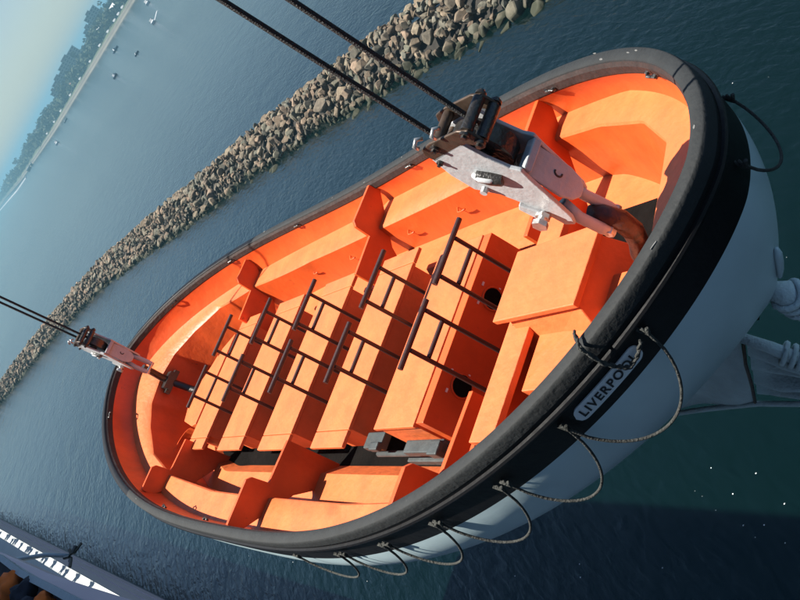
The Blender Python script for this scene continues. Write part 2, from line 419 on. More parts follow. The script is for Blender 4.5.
# hand levers
def lever(x, sg, yshift):
    L = empty('hand_lever', (x, 0, 0), boat)
    yi, yo = .040+yshift, .418+yshift
    z = .106; mb = MB(); mb.cyl((0, sg*yi, z), (0, sg*yo, z), .0148, 12); mb.build('handle', LEVER, L, smooth=False, auto=50)
    a, b = yi+.052, yi+.270
    for yy in (a, b):
        mb = MB(); mb.tube([(0.004, sg*yy, z-.016), (.002, sg*yy, -.2), (0, sg*yy, -.56)], .0122, 10); mb.build('post', LEVER, L, auto=50)
    mb = MB(); mb.cyl((.004, sg*(a+.012), z-.118), (.004, sg*(b-.012), z-.118), .012, 10); mb.build('crossbar', LEVER, L, auto=50)
xs0 = [1.988, 1.0585, .129, -.8, -1.730]
offx = {0: (-.007, -.035), 1: (.074, -.008), 2: (-.0315, .013), 3: (.039, -.0355), 4: (.031, -.041)}
for k in range(5):
    for j, sg in enumerate((1, -1)):
        lever(xs0[k]+offx[k][j], sg, 0)
# pivots of the levers
for k in (3, 4):
    for sg in (1, -1):
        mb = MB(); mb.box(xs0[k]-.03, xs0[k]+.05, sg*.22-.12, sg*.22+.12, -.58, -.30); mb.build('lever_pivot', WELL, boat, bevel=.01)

# lifting hooks (part of the boat)
mb = MB()
pts = [(3.39, 0, .27), (3.425, 0, .235), (3.455, 0, .17), (3.445, 0, .10), (3.40, 0, .03), (3.34, 0, -.03), (3.30, 0, -.10), (3.30, 0, -.22), (3.31, 0, -.40)]
mb.tube(pts, [.022, .034, .040, .040, .038, .036, .034, .034, .04], 14)
mb.build('lifting_hook', BROWNM, boat, smooth=True)['label'] = 'curved brown hook at the near end'
mb = MB(); mb.tube([(-3.335, 0, .30), (-3.36, 0, .20), (-3.40, 0, .10), (-3.41, 0, -.02), (-3.30, 0, -.2), (-3.1, 0, -.34)], [.03, .034, .036, .034, .034, .034], 12)
mb.box(-3.47, -3.34, -.085, .085, -.03, .035); mb.box(-3.44, -3.37, -.12, .12, -.05, -.005)
mb.build('lifting_hook', DARKM, boat, auto=40)['label'] = 'dark hook and pad at the far end'

# name plate with its writing, bent to the hull
def on_band(s, q, out):
    # s along the plate in metres from its centre towards the near end, q upwards
    t0 = -.458; t = t0+s/NPL; v = .200-q/.86
    return hull(t, v, out)
P0 = hull(-.524, .20); P1 = hull(-.384, .20); NPL = (P1-P0).length/.14
def bend(mb_pts, out): return [on_band(a, b, out) for a, b in mb_pts]
HL, HH = .176, .037
pts = []
for k in range(13):
    a = -math.pi/2+math.pi*k/12; pts.append((HL-HH+HH*math.cos(a), HH*math.sin(a)))
for k in range(13):
    a = math.pi/2+math.pi*k/12; pts.append((-HL+HH+HH*math.cos(a), HH*math.sin(a)))
mb = MB()
cols = 40
top = []; bot = []
for k in range(cols+1):
    s = -HL+2*HL*k/cols
    d = max(0, abs(s)-(HL-HH)); hh = math.sqrt(max(HH*HH-d*d, 1e-7))
    bot.append((s, -hh)); top.append((s, hh))
NP = len(bot)
for o in (.002, .009):
    mb.v += [tuple(p) for p in bend(bot, o)]+[tuple(p) for p in bend([(s, 0) for s, _ in bot], o)]+[tuple(p) for p in bend(top, o)]
b1 = 3*NP
for k in range(cols):
    for r_ in (0, 1):
        mb.f.append((b1+r_*NP+k, b1+r_*NP+k+1, b1+(r_+1)*NP+k+1, b1+(r_+1)*NP+k)); mb.m.append(0)
    mb.f.append((k, k+1, b1+k+1, b1+k)); mb.m.append(0)
    mb.f.append((2*NP+k+1, 2*NP+k, b1+2*NP+k, b1+2*NP+k+1)); mb.m.append(0)
plate = mb.build('name_plate', PLATE, boat)
cu = bpy.data.curves.new('name', 'FONT'); cu.body = 'LIVERPOOL'; cu.size = .056; cu.space_character = 1.2; cu.align_x = 'CENTER'; cu.offset = .0016
tmp = bpy.data.objects.new('tmp_text', cu); COL.objects.link(tmp)
bpy.context.view_layer.update()
me = bpy.data.meshes.new_from_object(tmp.evaluated_get(bpy.context.evaluated_depsgraph_get()))
bpy.data.objects.remove(tmp)
xs_ = [v.co.x for v in me.vertices]; ys_ = [v.co.y for v in me.vertices]
cx, cy = (min(xs_)+max(xs_))/2, (min(ys_)+max(ys_))/2; wd = max(xs_)-min(xs_)
for v in me.vertices:
    v.co = on_band((v.co.x-cx)*(2*HL-.058)/wd, v.co.y-cy, .0115)
me.materials.append(INK)
lt = bpy.data.objects.new('lettering', me); COL.objects.link(lt); lt.parent = plate

# grab lines looped along the hull
def catenary(A, B, sag, n=22, bulge=.0, lean=0):
    out = []
    for k in range(n+1):
        u = k/n; f = 4*u*(1-u); f = f**.62
        P = A.lerp(B, u); P = P+Vector((0, 0, -sag*f))
        if lean: P = P+Vector((lean*f, 0, 0))
        nn = Vector((P.x*.18, P.y, 0)).normalized()
        out.append(P+nn*bulge*f)
    return out
att = [(.349, .27), (.07, .22)], [(-.352, .17), (-.555, .19)], [(-.555, .19), (-.70, .22)], [(-.716, .22), (-.86, .20)], [(-.87, .20), (-1.0, .20)], [(-1.012, .20), (-1.134, .20)], [(-1.15, .2), (-1.30, .2)]
sags = [.17, .28, .27, .26, .24, .22, .22]
for (a, b), sg in zip(att, sags):
    A = hull(a[0], a[1], .02); B = hull(b[0], b[1], .02)
    mb = MB(); pts = catenary(A, B, sg, 28, .03)
    mb.tube([A-(A-B).normalized()*-.0+Vector((0, 0, .03))]+pts+[B+Vector((0, 0, .03))], .0056, 8)
    mb.build('grab_line', LINE, boat, smooth=True)
    for P in (A, B):
        mb = MB(); mb.tube([P+Vector((-.02, 0, .03)), P+Vector((.0, 0, -.01)), P+Vector((.02, 0, .02))], .008, 6); mb.build('line_lashing', LINE, boat, smooth=True)
# thick rope over the gunwale across the plate
A = rim(-.43)-rimn(-.43)*.06+Vector((0, 0, .035)); pts = [A, rim(-.43)+rimn(-.43)*.02+Vector((0, 0, .03)), hull(-.43, .08, .03), hull(-.422, .15, .03), hull(-.410, .20, .035), hull(-.390, .195, .03), hull(-.368, .165, .025)]
mb = MB()
# twisted: two strands
fine = []
for k in range(len(pts)-1):
    for j in range(8): fine.append(pts[k].lerp(pts[k+1], j/8))
fine.append(pts[-1])
for ph in (0, math.pi):
    q = []
    for i, P in enumerate(fine):
        a = i*.75+ph; q.append(P+Vector((0, math.cos(a)*.004, math.sin(a)*.004)))
    mb.tube(q, .0055, 6)
mb.build('painter_rope', LINE, boat, smooth=True)
# stem fitting and canvas below the near end
lin = []
for v in (.89, .94, .99):
    lin.append([Vector((hull(t, v).x*.97, hull(t, v).y*.965, hull(t, v).z+.014)) for t in TS])
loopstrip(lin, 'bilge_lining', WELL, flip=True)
mb = MB(); q = [hull(0, v, .012) for v in (.66, .7, .75, .8, .86)]
mb.tube(q, [.008, .016, .017, .015, .008], 8); mb.build('stem_fitting', WHITEHULL, boat, smooth=True)
mb = MB(); mb.tube([(3.60, 0, -.42), (3.66, -.01, -.455), (3.665, -.01, -.50), (3.66, -.01, -.55), (3.65, -.02, -.62), (3.60, -.03, -.80)], [.03, .05, .042, .05, .046, .05], 12)
for zz in (-.47, -.50, -.535):
    mb.tube([(3.66+.056*math.cos(a), -.01+.056*math.sin(a), zz+.012*math.sin(a*2)) for a in [2*math.pi*k/14 for k in range(14)]], .013, 6, closed=True)
o = mb.build('rolled_canvas_tie', CANVAS, None, smooth=True); o.matrix_world = BM
tag(o, 'white rolled canvas bound with rope hanging under the near end of the hull', 'canvas roll')
# canvas sheet hung under the keel
cv = empty('canvas_cover'); cv.matrix_world = BM
tag(cv, 'pale pleated canvas sheet slung under the near end of the lifeboat', 'canvas cover')
mb = MB(); nx, nz = 24, 14
for i in range(nx+1):
    for j in range(nz+1):
        u = i/nx; v = j/nz
        topx, topz = 2.0+1.24*u, -.66-.02*u; botx, botz = 1.95+.90*u, -1.315+.095*u
        x = topx+(botx-topx)*v; z = topz+(botz-topz)*v
        mb.v.append((x, -.03+.02*math.sin(u*9+v*3), z))
mb.f = [(i*(nz+1)+j, (i+1)*(nz+1)+j, (i+1)*(nz+1)+j+1, i*(nz+1)+j+1) for i in range(nx) for j in range(nz)]; mb.m = [0]*len(mb.f)
mb.build('flat_panel', CANVAS, cv, smooth=True)
mb = MB(); nx, nz = 26, 44
for i in range(nx+1):
    for j in range(nz+1):
        u = i/nx; v = j/nz
        T = Vector((3.24, 0, -.70)).lerp(Vector((3.66, -.02, -1.24)), u)
        Bq = Vector((2.85, 0, -1.22)).lerp(Vector((3.42, -.05, -1.20)), u)
        P = T.lerp(Bq, v); amp = .035*min(1, u*3+.25)
        P = P+Vector((.2, -1, .1)).normalized()*amp*(math.sin(v*27+u*2.2)+.5*math.sin(v*11-u*3))
        mb.v.append(tuple(P))
mb.f = [(i*(nz+1)+j, (i+1)*(nz+1)+j, (i+1)*(nz+1)+j+1, i*(nz+1)+j+1) for i in range(nx) for j in range(nz)]; mb.m = [0]*len(mb.f)
mb.build('pleated_panel', CANVAS, cv, smooth=True)
mb = MB(); mb.tube([(3.24, -.02, -.69), (3.30, -.02, -.80), (3.345, -.03, -.87), (3.42, -.03, -.97), (3.7, -.04, -1.3)], [.022, .026, .030, .024, .024], 10)
for s in (0, .03, .055):
    c0 = Vector((3.325+s*.6, -.025, -.85-s)); mb.tube([c0+Vector((.04*math.cos(a)*.8, .045*math.sin(a), .04*math.cos(a)*.6)) for a in [2*math.pi*k/14 for k in range(14)]], .012, 6, closed=True)
mb.build('edge_rope', CANVAS, cv, smooth=True)
mb = MB(); mb.tube([(3.24, -.04, -.71), (3.12, -.05, -.86), (3.0, -.05, -1.03), (2.86, -.05, -1.21)], .008, 6); mb.build('seam_line', BRASS, cv, smooth=True)
mb = MB(); mb.tube([(3.42, -.07, -1.20), (3.1, -.07, -1.215), (2.86, -.05, -1.225), (2.5, -.04, -1.265), (2.0, -.04, -1.32)], .014, 8); mb.build('hem_rope', CANVAS, cv, smooth=True)

# ---------------------------------------------------------------- fall blocks
def rounded(c, z, r, a0, a1, n=8): return [(c+r*math.cos(a0+(a1-a0)*k/n), z+r*math.sin(a0+(a1-a0)*k/n)) for k in range(n+1)]
def fall_block(name, origin, label, rz=0):
    r_ = empty(name); tag(r_, label, 'pulley block')
    # local frame: z up along the falls, cheeks face +-y
    prof_ = [(-.155, .30), (-.13, .33), (.075, .33)]                       # top edge of cheek
    ck = [(-.13, .30), (.06, .30), (.075, .20), (.10, .12), (.125, .09), (.105, .03), (.065, -.13), (.045, -.20), (.02, -.235), (-.02, -.22), (-.03, -.14), (-.05, -.05), (-.085, .03), (-.15, .10), (-.155, .20)]
    for sg in (1, -1):
        mb = MB(); a, b = sorted((sg*.062, sg*.078)); mb.prism(ck if sg > 0 else ck, 1, a, b)
        c_ = mb.build('cheek_plate', WHITEM, r_, bevel=.004)
    # pin boss and elongated hole on the outer cheek
    mb = MB(); mb.tube([(-.045, -.0785, .155), (-.01, -.0785, .12), (.02, -.0785, .09)], [.026, .03, .026], 14); mb.build('cheek_slot', DARKM, r_, auto=40)
    mb = MB(); mb.tube([(-.055+.0, -.083, .165), (-.03, -.10, .15), (.0, -.10, .125), (.015, -.083, .105)], .011, 8); mb.build('slot_handle', WHITEM, r_, smooth=True)
    mb = MB(); mb.cyl((-.10, -.10, .085), (-.10, -.078, .085), .014, 8); mb.build('rivet', WHITEM, r_)
    # fork: lower white casting facing the near end
    mb = MB(); fk = [(.060, .05), (-.060, .05), (-.060, -.10), (-.045, -.15), (-.02, -.175), (.02, -.175), (.045, -.15), (.060, -.10)]
    mb.prism(fk, 0, .085, .10); 
    fo = mb.build('fork', WHITEM, r_, bevel=.004)
    mb = MB(); mb.box(.085, .13, -.062, .062, .052, .085); mb.build('bridge_bar', WHITEM, r_, bevel=.005)
    mb = MB(); mb.tube([(.1005, .012*math.cos(a)+.01, -.06+.016*math.sin(a)) for a in [math.pi*.4+math.pi*1.2*k/9 for k in range(10)]], .004, 6); mb.build('stamp', DARKM, fo)
    for sg in (1, -1):
        mb = MB(); mb.tube([(.03, sg*.035, -.15), (.02, sg*.045, -.24), (.04, sg*.045, -.33), (.05, sg*.04, -.38)], [.02, .022, .022, .018], 10); mb.build('fork_arm', WHITEM, r_, smooth=True)
    mb = MB(); mb.cyl((.05, -.06, -.36), (.05, .06, -.36), .016, 10); mb.build('fork_pin', STEEL, r_)
    # swivel lug and bolt
    mb = MB(); mb.prism([(-.06, -.04), (-.01, -.12), (-.03, -.155), (-.07, -.14), (-.085, -.06)], 1, -.09, -.07); mb.build('lug', WHITEM, r_, bevel=.004)
    mb = MB(); mb.cyl((-.03, -.13, -.13), (-.03, -.02, -.13), .018, 10); mb.cyl((-.03, -.135, -.13), (-.03, -.115, -.13), .030, 6); mb.cyl((-.03, -.10, -.13), (-.03, -.085, -.13), .028, 6); mb.build('bolt', STEEL, r_)
    # sheave
    mb = MB(); mb.cyl((0, -.035, .19), (0, .035, .19), .118, 28); mb.cyl((0, -.05, .19), (0, .05, .19), .04, 16)
    mb.build('sheave', DARKM, r_, auto=40)
    mb = MB(); mb.box(-.05, .075, -.05, .05, -.02, .06); mb.build('spacer', DARKM, r_, bevel=.005)
    # guard frame at the top with rollers and bolts
    for yy in (-.072, .072):
        mb = MB(); mb.prism([(-.125, .285), (-.135, .33), (-.11, .356), (-.05, .362), (.11, .350), (.148, .33), (.156, .265), (.12, .245), (.08, .29)], 1, yy-.006, yy+.006)
        mb.build('guard_plate', BRASS, r_, bevel=.004)
    for px, pz, rr in ((-.05, .335, .020), (.130, .325, .021), (.138, .268, .023), (-.11, .275, .014)):
        mb = MB(); mb.cyl((px, -.066, pz), (px, .066, pz), rr, 14); mb.build('roller', BRASS if px < 0 else DARKM, r_, auto=40)
        for sg in (1, -1):
            mb = MB(); mb.cyl((px, sg*.0785, pz), (px, sg*.088, pz), rr*.9, 12); mb.cyl((px, sg*.088, pz), (px, sg*.098, pz), rr*.5, 6); mb.build('nut', STEEL if pz > .34 else DARKM, r_, auto=40)
    for px in (-.10, .02):
        mb = MB(); mb.tube([(px, -.085, .37), (px, -.088, .388), (px+.015, -.07, .398), (px+.02, -.055, .38)], .008, 8); mb.build('split_pin', STEEL, r_, smooth=True)
    M = Matrix.Rotation(rz, 4, 'Z'); M.translation = Vector(origin); r_.matrix_world = BM @ M
    return r_
fall_block('fall_block', (3.385, -.005, .545), 'large white and dark pulley block above the hatch at the near end')
fb2 = fall_block('fall_block', (-3.26, 0, .62), 'small distant white pulley block at the far end over the breakwater side')
def rope(A, B, label, r=.011):
    A = BM @ Vector(A); B = BM @ Vector(B)
    L = (B-A); n = 60; mb = MB(); q = [A+L*(k/n) for k in range(n+1)]
    mb.tube(q, r, 8); o = mb.build('fall_rope', ROPE, smooth=True)
    return tag(o, label, 'rope')
rope((3.265, 0, .74), (3.285, 0, 6.5), 'black fall rope into the large block, left of its pair')
rope((3.478, 0, .74), (3.55, 0, 6.5), 'black fall rope into the large block, right of its pair and nearer the top')
rope((-3.37, 0, .86), (-3.66+.02, 0, 6.5), 'thin black fall rope into the small far block, lower of its pair')
rope((-3.15, 0, .86), (-3.20, 0, 6.5), 'thin black fall rope into the small far block, upper of its pair')

# ---------------------------------------------------------------- own ship
saz = R(-20.4)
SM = Matrix(((-math.cos(saz), math.sin(saz), 0), (math.sin(saz), math.cos(saz), 0), (0, 0, 1)))  # rows: l, a, z
def S(a, l, z): return Vector((math.sin(saz)*a-math.cos(saz)*l, math.cos(saz)*a+math.sin(saz)*l, z))
ship = empty('ship'); tag(ship, 'long mauve and white ship side running away at the lower left', 'ship')
def sbox(name, a0, a1, l0, l1, z0, z1, m, parent=ship, bevel=0):
    mb = MB(); mb.box(a0, a1, l0, l1, z0, z1, tf=lambda v: S(v.x, v.y, v.z)); 
    mb.f = [f[::-1] for f in mb.f]
    return mb.build(name, m, parent, bevel=bevel)
sbox('hull_side', -90, 215, 1.80, 16, 1.2, 9.45, SHIPM)
sbox('boot_topping', -90, 215, 1.82, 15.9, -1.0, 1.198, BOOT)
sbox('white_deck', -90, 214, 1.76, 15.8, 9.452, 9.6, DECKW)
for z in (3.6, 6.4): sbox('hull_strake', -90, 215, 1.74, 1.798, z, z+.12, SHIPM)
sbox('lower_house', 8, 205, 4.30, 15, 9.602, 15.1, SUPER)
sbox('upper_house', -90, 42, 2.3, 15, 18.6, 26.3, SUPER)
sbox('mid_house', -90, 7.9, 2.25, 15, 9.602, 18.598, SUPER)
# deck fittings
for a in (125,):
    mb = MB(); mb.cyl(S(a, 2.0, 9.6), S(a, 2.0, 9.95), .12, 10); mb.cyl(S(a+.6, 2.0, 9.6), S(a+.6, 2.0, 9.95), .12, 10); mb.build('bollard', DARKM, ship)
# people at the rail of the lower house; their shadows fall on the white deck
def person(a, l, z, h, arm, lab):
    sk = bpy.data.meshes.new('person')
    s = h/1.75
    J = [(0, 0, .95), (0, 0, 1.15), (0, 0, 1.42), (0, 0, 1.52), (0, .0, 1.60), (0, .01, 1.70),
         (.19, 0, 1.40), (.27, .08+arm*.1, 1.15), (.24, .25, 1.0+arm*.1), (.24, .31, 1.0+arm*.1), (-.19, 0, 1.40), (-.27, .08, 1.15), (-.22, .26, 1.02), (-.22, .32, 1.02),
         (.10, 0, .90), (.12, .03, .50), (.12, 0, .09), (.13, .14, .04), (-.10, 0, .90), (-.13, .04, .50), (-.12, 0, .09), (-.13, .14, .04)]
    E = [(0, 1), (1, 2), (2, 3), (3, 4), (4, 5), (2, 6), (6, 7), (7, 8), (8, 9), (2, 10), (10, 11), (11, 12), (12, 13), (0, 14), (14, 15), (15, 16), (16, 17), (0, 18), (18, 19), (19, 20), (20, 21)]
    rad = [.15, .14, .14, .055, .09, .085, .07, .048, .035, .04, .07, .048, .035, .04, .09, .06, .045, .04, .09, .06, .045, .04]
    sk.from_pydata([tuple(c*s for c in v) for v in J], E, []); 
    o = bpy.data.objects.new('person', sk); COL.objects.link(o)
    m = o.modifiers.new('skin', 'SKIN'); sv = sk.skin_vertices[0].data
    for i, rr in enumerate(rad): sv[i].radius = (rr*s, rr*s*.85)
    sv[0].use_root = True
    sub = o.modifiers.new('sub', 'SUBSURF'); sub.levels = 1; sub.render_levels = 1
    sk.materials.append(random.choice([NAVY, SHIPM, DECKGREY]))
    o.location = S(a, l, z); o.rotation_euler = (0, 0, -saz+math.pi/2*-1); o.scale = (1.75, 1.5, 1)
    tag(o, lab, 'person', 'passengers standing along the rail of the ship')
    return o

for i, a in enumerate((51, 54.6, 57.5, 58.6, 61.5, 64.2, 65.1, 68, 70.2, 70.9, 71.7, 74.6, 77, 77.9, 79, 81.2, 82.1, 86, 88.5, 89.3, 92, 96)):
    person(a+2.5, 4.38+.06*(i % 3), 15.1, 1.6+.035*((i*5) % 7), (i % 3)*.5, 'passenger in dark clothes standing at the rail of the lower house of the ship')

# second boat stowed further along the ship
sb = empty('stowed_boat'); tag(sb, 'stowed boat with pale blue rim and orange bundles inside at the lower left corner', 'boat')
def strip(pts_out, pts_in, name, m, th=.05):
    mb = MB(); n = len(pts_out)
    vs = [S(*p) for p in pts_out]+[S(*p) for p in pts_in]
    vs += [v-Vector((0, 0, th)) for v in vs]
    fs = []
    for i in range(n-1):
        fs += [(i, i+1, n+i+1, n+i), (2*n+i, 3*n+i, 3*n+i+1, 2*n+i+1), (i, 2*n+i, 2*n+i+1, i+1), (n+i, n+i+1, 3*n+i+1, 3*n+i)]
    fs += [(0, n, 3*n, 2*n), (n-1, 3*n-1, 4*n-1, 2*n-1)]
    mb.add(vs, fs); return mb.build(name, m, sb)
RO = [(8, .70, 19), (10, .66, 19), (12, .66, 19), (14.4, .72, 19), (17, .80, 19), (19.8, .80, 19), (22, .9, 19)]
strip([(a, l, z) for a, l, z in RO], [(a, l+.10, z) for a, l, z in RO], 'rim', RAILP, .07)
LOW = [(8, .26, 18.9), (10.4, .39, 18.9), (12.9, .52, 18.9), (15.6, .65, 18.9), (19.8, .77, 18.9), (22, .85, 18.9)]
RO2 = [(8, .70, 18.93), (10, .66, 18.93), (12.9, .68, 18.93), (15.6, .76, 18.93), (19.8, .81, 18.93), (22, .9, 18.93)]
strip(LOW, RO2, 'topside', SHIPM, .5)
strip([(a, l+.10, z-.3) for a, l, z in RO], [(a, 2.2, z-.3) for a, l, z in RO], 'deck_board', NAVY, .1)
def bundle(a, l, z, r, m, name, sd):
    rr = random.Random(sd); bm = bmesh.new(); bmesh.ops.create_icosphere(bm, subdivisions=3, radius=r)
    for v in bm.verts:
        n_ = v.co.normalized(); v.co *= 1+.16*math.sin(n_.x*6+sd)+.12*math.sin(n_.y*9+sd*2)+.06*rr.uniform(-1, 1); v.co.z *= .75
    me = bpy.data.meshes.new(name); bm.to_mesh(me); bm.free(); me.materials.append(m)
    me.polygons.foreach_set('use_smooth', [True]*len(me.polygons))
    o = bpy.data.objects.new(name, me); COL.objects.link(o); o.location = S(a, l, z); return o
tag(bundle(17.6, 1.12, 18.95, .26, VEST, 'life_jacket_bundle', 1), 'orange bundle at the very left edge of the stowed boat', 'life jackets', 'bundles in the stowed boat')
tag(bundle(14.6, 1.08, 18.95, .22, VEST, 'life_jacket_bundle', 4), 'orange bundle nearer the bottom edge of the picture in the stowed boat', 'life jackets', 'bundles in the stowed boat')
tag(bundle(16.2, 1.08, 18.95, .24, NAVY, 'canvas_bundle', 2), 'dark canvas bundle between the two orange bundles', 'canvas bundle', 'bundles in the stowed boat')
tag(bundle(15.4, 1.30, 18.95, .25, NAVY, 'canvas_bundle', 3), 'dark canvas bundle behind the others, furthest inboard', 'canvas bundle', 'bundles in the stowed boat')
mb = MB(); mb.tube([S(23.5, 1.2, 18.2), S(22.6, .9, 18.2), S(20.2, .55, 18.15), S(18.6, .39, 18.1)], [.05, .05, .045, .035], 10)
ar = mb.build('davit_arm', RAILP, smooth=True); tag(ar, 'pale grey arm reaching out over the white deck with a dark fitting at its tip', 'davit arm')
mb = MB(); c0 = S(18.4, .37, 18.08)
for k in range(7):
    rr = random.Random(k); d = Vector((rr.uniform(-.16, .16), rr.uniform(-.2, .2), rr.uniform(-.08, .08))); mb.tube([c0+d*.3, c0+d*1.3], .03, 6)
mb.build('tip_fitting', DARKM, ar)

# ---------------------------------------------------------------- breakwater
ROCK = mat('breakwater_rock', (.13, .12, .10), .9, .40, 1.9, bump=.9, bscale=3.2,
           island=[(0.063, 0.059, 0.043), (0.168, 0.121, 0.079), (0.105, 0.106, 0.076), (0.210, 0.161, 0.107), (0.098, 0.073, 0.049), (0.140, 0.139, 0.107), (0.238, 0.165, 0.110), (0.084, 0.063, 0.044)])
curve = [(27.5, 30), (24, 45), (20.3, 58.7), (16.5, 71.6), (12.4, 85.8), (4.8, 107), (-4.7, 129.5), (-13.5, 152), (-24, 177.7), (-42.5, 207), (-66, 235), (-100, 266)]
cumul = [0]
for (x0, y0), (x1, y1) in zip(curve, curve[1:]): cumul.append(cumul[-1]+math.hypot(x1-x0, y1-y0))
def bw(s):
    for i in range(len(curve)-1):
        if s <= cumul[i+1] or i == len(curve)-2:
            u = (s-cumul[i])/(cumul[i+1]-cumul[i]); (x0, y0), (x1, y1) = curve[i], curve[i+1]
            d = Vector((x1-x0, y1-y0, 0)).normalized()
            return Vector((x0+(x1-x0)*u, y0+(y1-y0)*u, 0)), d
def rock_mesh(sd):
    rr = random.Random(sd); bm = bmesh.new()
    ax = (rr.uniform(.75, 1.2), rr.uniform(.6, .95), rr.uniform(.5, .8))
    for k in range(rr.choice((12, 14, 17, 20))):
        v = Vector((rr.gauss(0, 1), rr.gauss(0, 1), rr.gauss(0, 1))).normalized()*rr.uniform(.82, 1.0)
        bm.verts.new((v.x*ax[0], v.y*ax[1], v.z*ax[2]))
    res = bmesh.ops.convex_hull(bm, input=bm.verts)
    junk = [g for g in res['geom_interior'] if isinstance(g, bmesh.types.BMVert)]
    if junk: bmesh.ops.delete(bm, geom=junk, context='VERTS')
    bmesh.ops.dissolve_limit(bm, angle_limit=R(14), verts=bm.verts, edges=bm.edges)
    bmesh.ops.bevel(bm, geom=list(bm.edges)+list(bm.verts), offset=.055, segments=1, affect='EDGES')
    bmesh.ops.triangulate(bm, faces=[f for f in bm.faces if len(f.verts) > 4])
    me = bpy.data.meshes.new('boulder'); bm.to_mesh(me); bm.free(); me.materials.append(ROCK)
    return me
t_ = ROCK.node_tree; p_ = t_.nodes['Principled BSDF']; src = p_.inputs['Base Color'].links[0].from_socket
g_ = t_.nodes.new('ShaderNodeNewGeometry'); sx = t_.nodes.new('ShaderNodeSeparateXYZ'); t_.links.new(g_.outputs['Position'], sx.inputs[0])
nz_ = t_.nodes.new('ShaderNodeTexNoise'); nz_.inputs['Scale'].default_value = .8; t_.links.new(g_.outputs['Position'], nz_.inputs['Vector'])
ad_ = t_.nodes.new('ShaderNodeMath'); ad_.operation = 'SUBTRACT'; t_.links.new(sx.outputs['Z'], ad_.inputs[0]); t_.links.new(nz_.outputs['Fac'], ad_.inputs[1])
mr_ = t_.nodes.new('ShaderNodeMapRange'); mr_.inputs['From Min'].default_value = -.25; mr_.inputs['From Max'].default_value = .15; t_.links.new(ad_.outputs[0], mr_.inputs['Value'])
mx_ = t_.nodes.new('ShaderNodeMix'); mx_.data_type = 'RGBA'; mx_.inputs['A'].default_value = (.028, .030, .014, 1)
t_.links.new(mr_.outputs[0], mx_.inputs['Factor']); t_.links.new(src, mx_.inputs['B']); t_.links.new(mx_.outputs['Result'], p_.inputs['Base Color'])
RM = [rock_mesh(100+i) for i in range(18)]
rr = random.Random(5); rocks = []
s = 10.0
prof_w = [(-.3, -.40), (.8, .25), (1.9, 1.0), (3.1, 1.7), (4.3, 2.05), (5.4, 1.9), (6.4, 1.25), (7.3, .45), (8.1, -.35)]
while s < cumul[-1]:
    P, d = bw(s); n = Vector((d.y, -d.x, 0))
    if n.x < 0: n = -n
    for wv, hz in prof_w:
        if wv > 7 and rr.random() < .3: continue
        k = rr.uniform(.50, 1.05)*(1.25 if rr.random() < .15 else 1)
        loc = P+n*(wv+rr.uniform(-.45, .45)+ (math.sin(s*.31)*.4 if wv < 2 else 0))+d*rr.uniform(-.6, .6)+Vector((0, 0, hz+rr.uniform(-.22, .22)))
        rot = (rr.uniform(-.6, .6), rr.uniform(-.6, .6), rr.uniform(0, 6.28)); rocks.append((loc, rot, k*.86, rr.randrange(18)))
    for q in range(9):   # small stones in the gaps
        wv = rr.uniform(-.2, 6.5); hz = np.interp(wv, [a for a, _ in prof_w], [b for _, b in prof_w])
        rocks.append((P+n*wv+d*rr.uniform(-.6, .6)+Vector((0, 0, float(hz)+.25)), (rr.uniform(0, 3), rr.uniform(0, 3), rr.uniform(0, 3)), rr.uniform(.22, .52), rr.randrange(18)))
    s += rr.uniform(.86, 1.06)
# inside the frame? keep those the photo can see
def px(P):
    v = P-Vector((0, 0, CAMZ)); d = v.dot(fw); return 400+FPX*v.dot(rgt)/d, 300-FPX*v.dot(upv)/d, d
vis = []; rest = []
for q in rocks:
    X, Y, D = px(q[0]); front = -20 < X < 820 and -25 < Y < 620
    (vis if front and q[2] > .5 else rest).append((D/q[2], q))
vis.sort(key=lambda t: t[0])
single = [q for _, q in vis[:290]]; far = [q for _, q in vis[290:]]+[q for _, q in rest]
for loc, rot, k, mi in single:
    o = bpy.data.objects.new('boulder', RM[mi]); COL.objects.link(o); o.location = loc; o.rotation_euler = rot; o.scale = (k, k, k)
    tag(o, 'rough grey brown boulder piled among others on the breakwater', 'boulder', 'boulders of the breakwater')
fv = []; ff = []
from mathutils import Euler
for loc, rot, k, mi in far:
    Mm = Matrix.Translation(loc) @ Euler(rot).to_matrix().to_4x4() @ Matrix.Scale(k, 4); b = len(fv); me = RM[mi]
    fv += [tuple(Mm @ v.co) for v in me.vertices]; ff += [tuple(b+i for i in p_.vertices) for p_ in me.polygons]
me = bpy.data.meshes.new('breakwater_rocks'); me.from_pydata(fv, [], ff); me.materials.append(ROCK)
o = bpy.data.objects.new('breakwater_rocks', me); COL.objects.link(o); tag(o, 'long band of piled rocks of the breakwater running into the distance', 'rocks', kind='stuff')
# core and the mossy shallow shelf under water level
mb = MB(); st = np.arange(0, cumul[-1], 3.0); rows = []
for s in st:
    P, d = bw(float(s)); n = Vector((d.y, -d.x, 0)); n = n if n.x > 0 else -n
    rows.append([P+n*wv+Vector((0, 0, h-.85)) for wv, h in prof_w])
n_ = len(prof_w)
for r_ in rows: mb.v += [tuple(p) for p in r_]
for j in range(len(rows)-1):
    for i in range(n_-1): mb.f.append((j*n_+i, j*n_+i+1, (j+1)*n_+i+1, (j+1)*n_+i)); mb.m.append(0)
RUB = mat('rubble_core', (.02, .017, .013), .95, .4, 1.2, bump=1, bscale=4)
tag(mb.build('breakwater_core', RUB), 'dark rubble filling between the boulders', 'rubble', kind='structure')

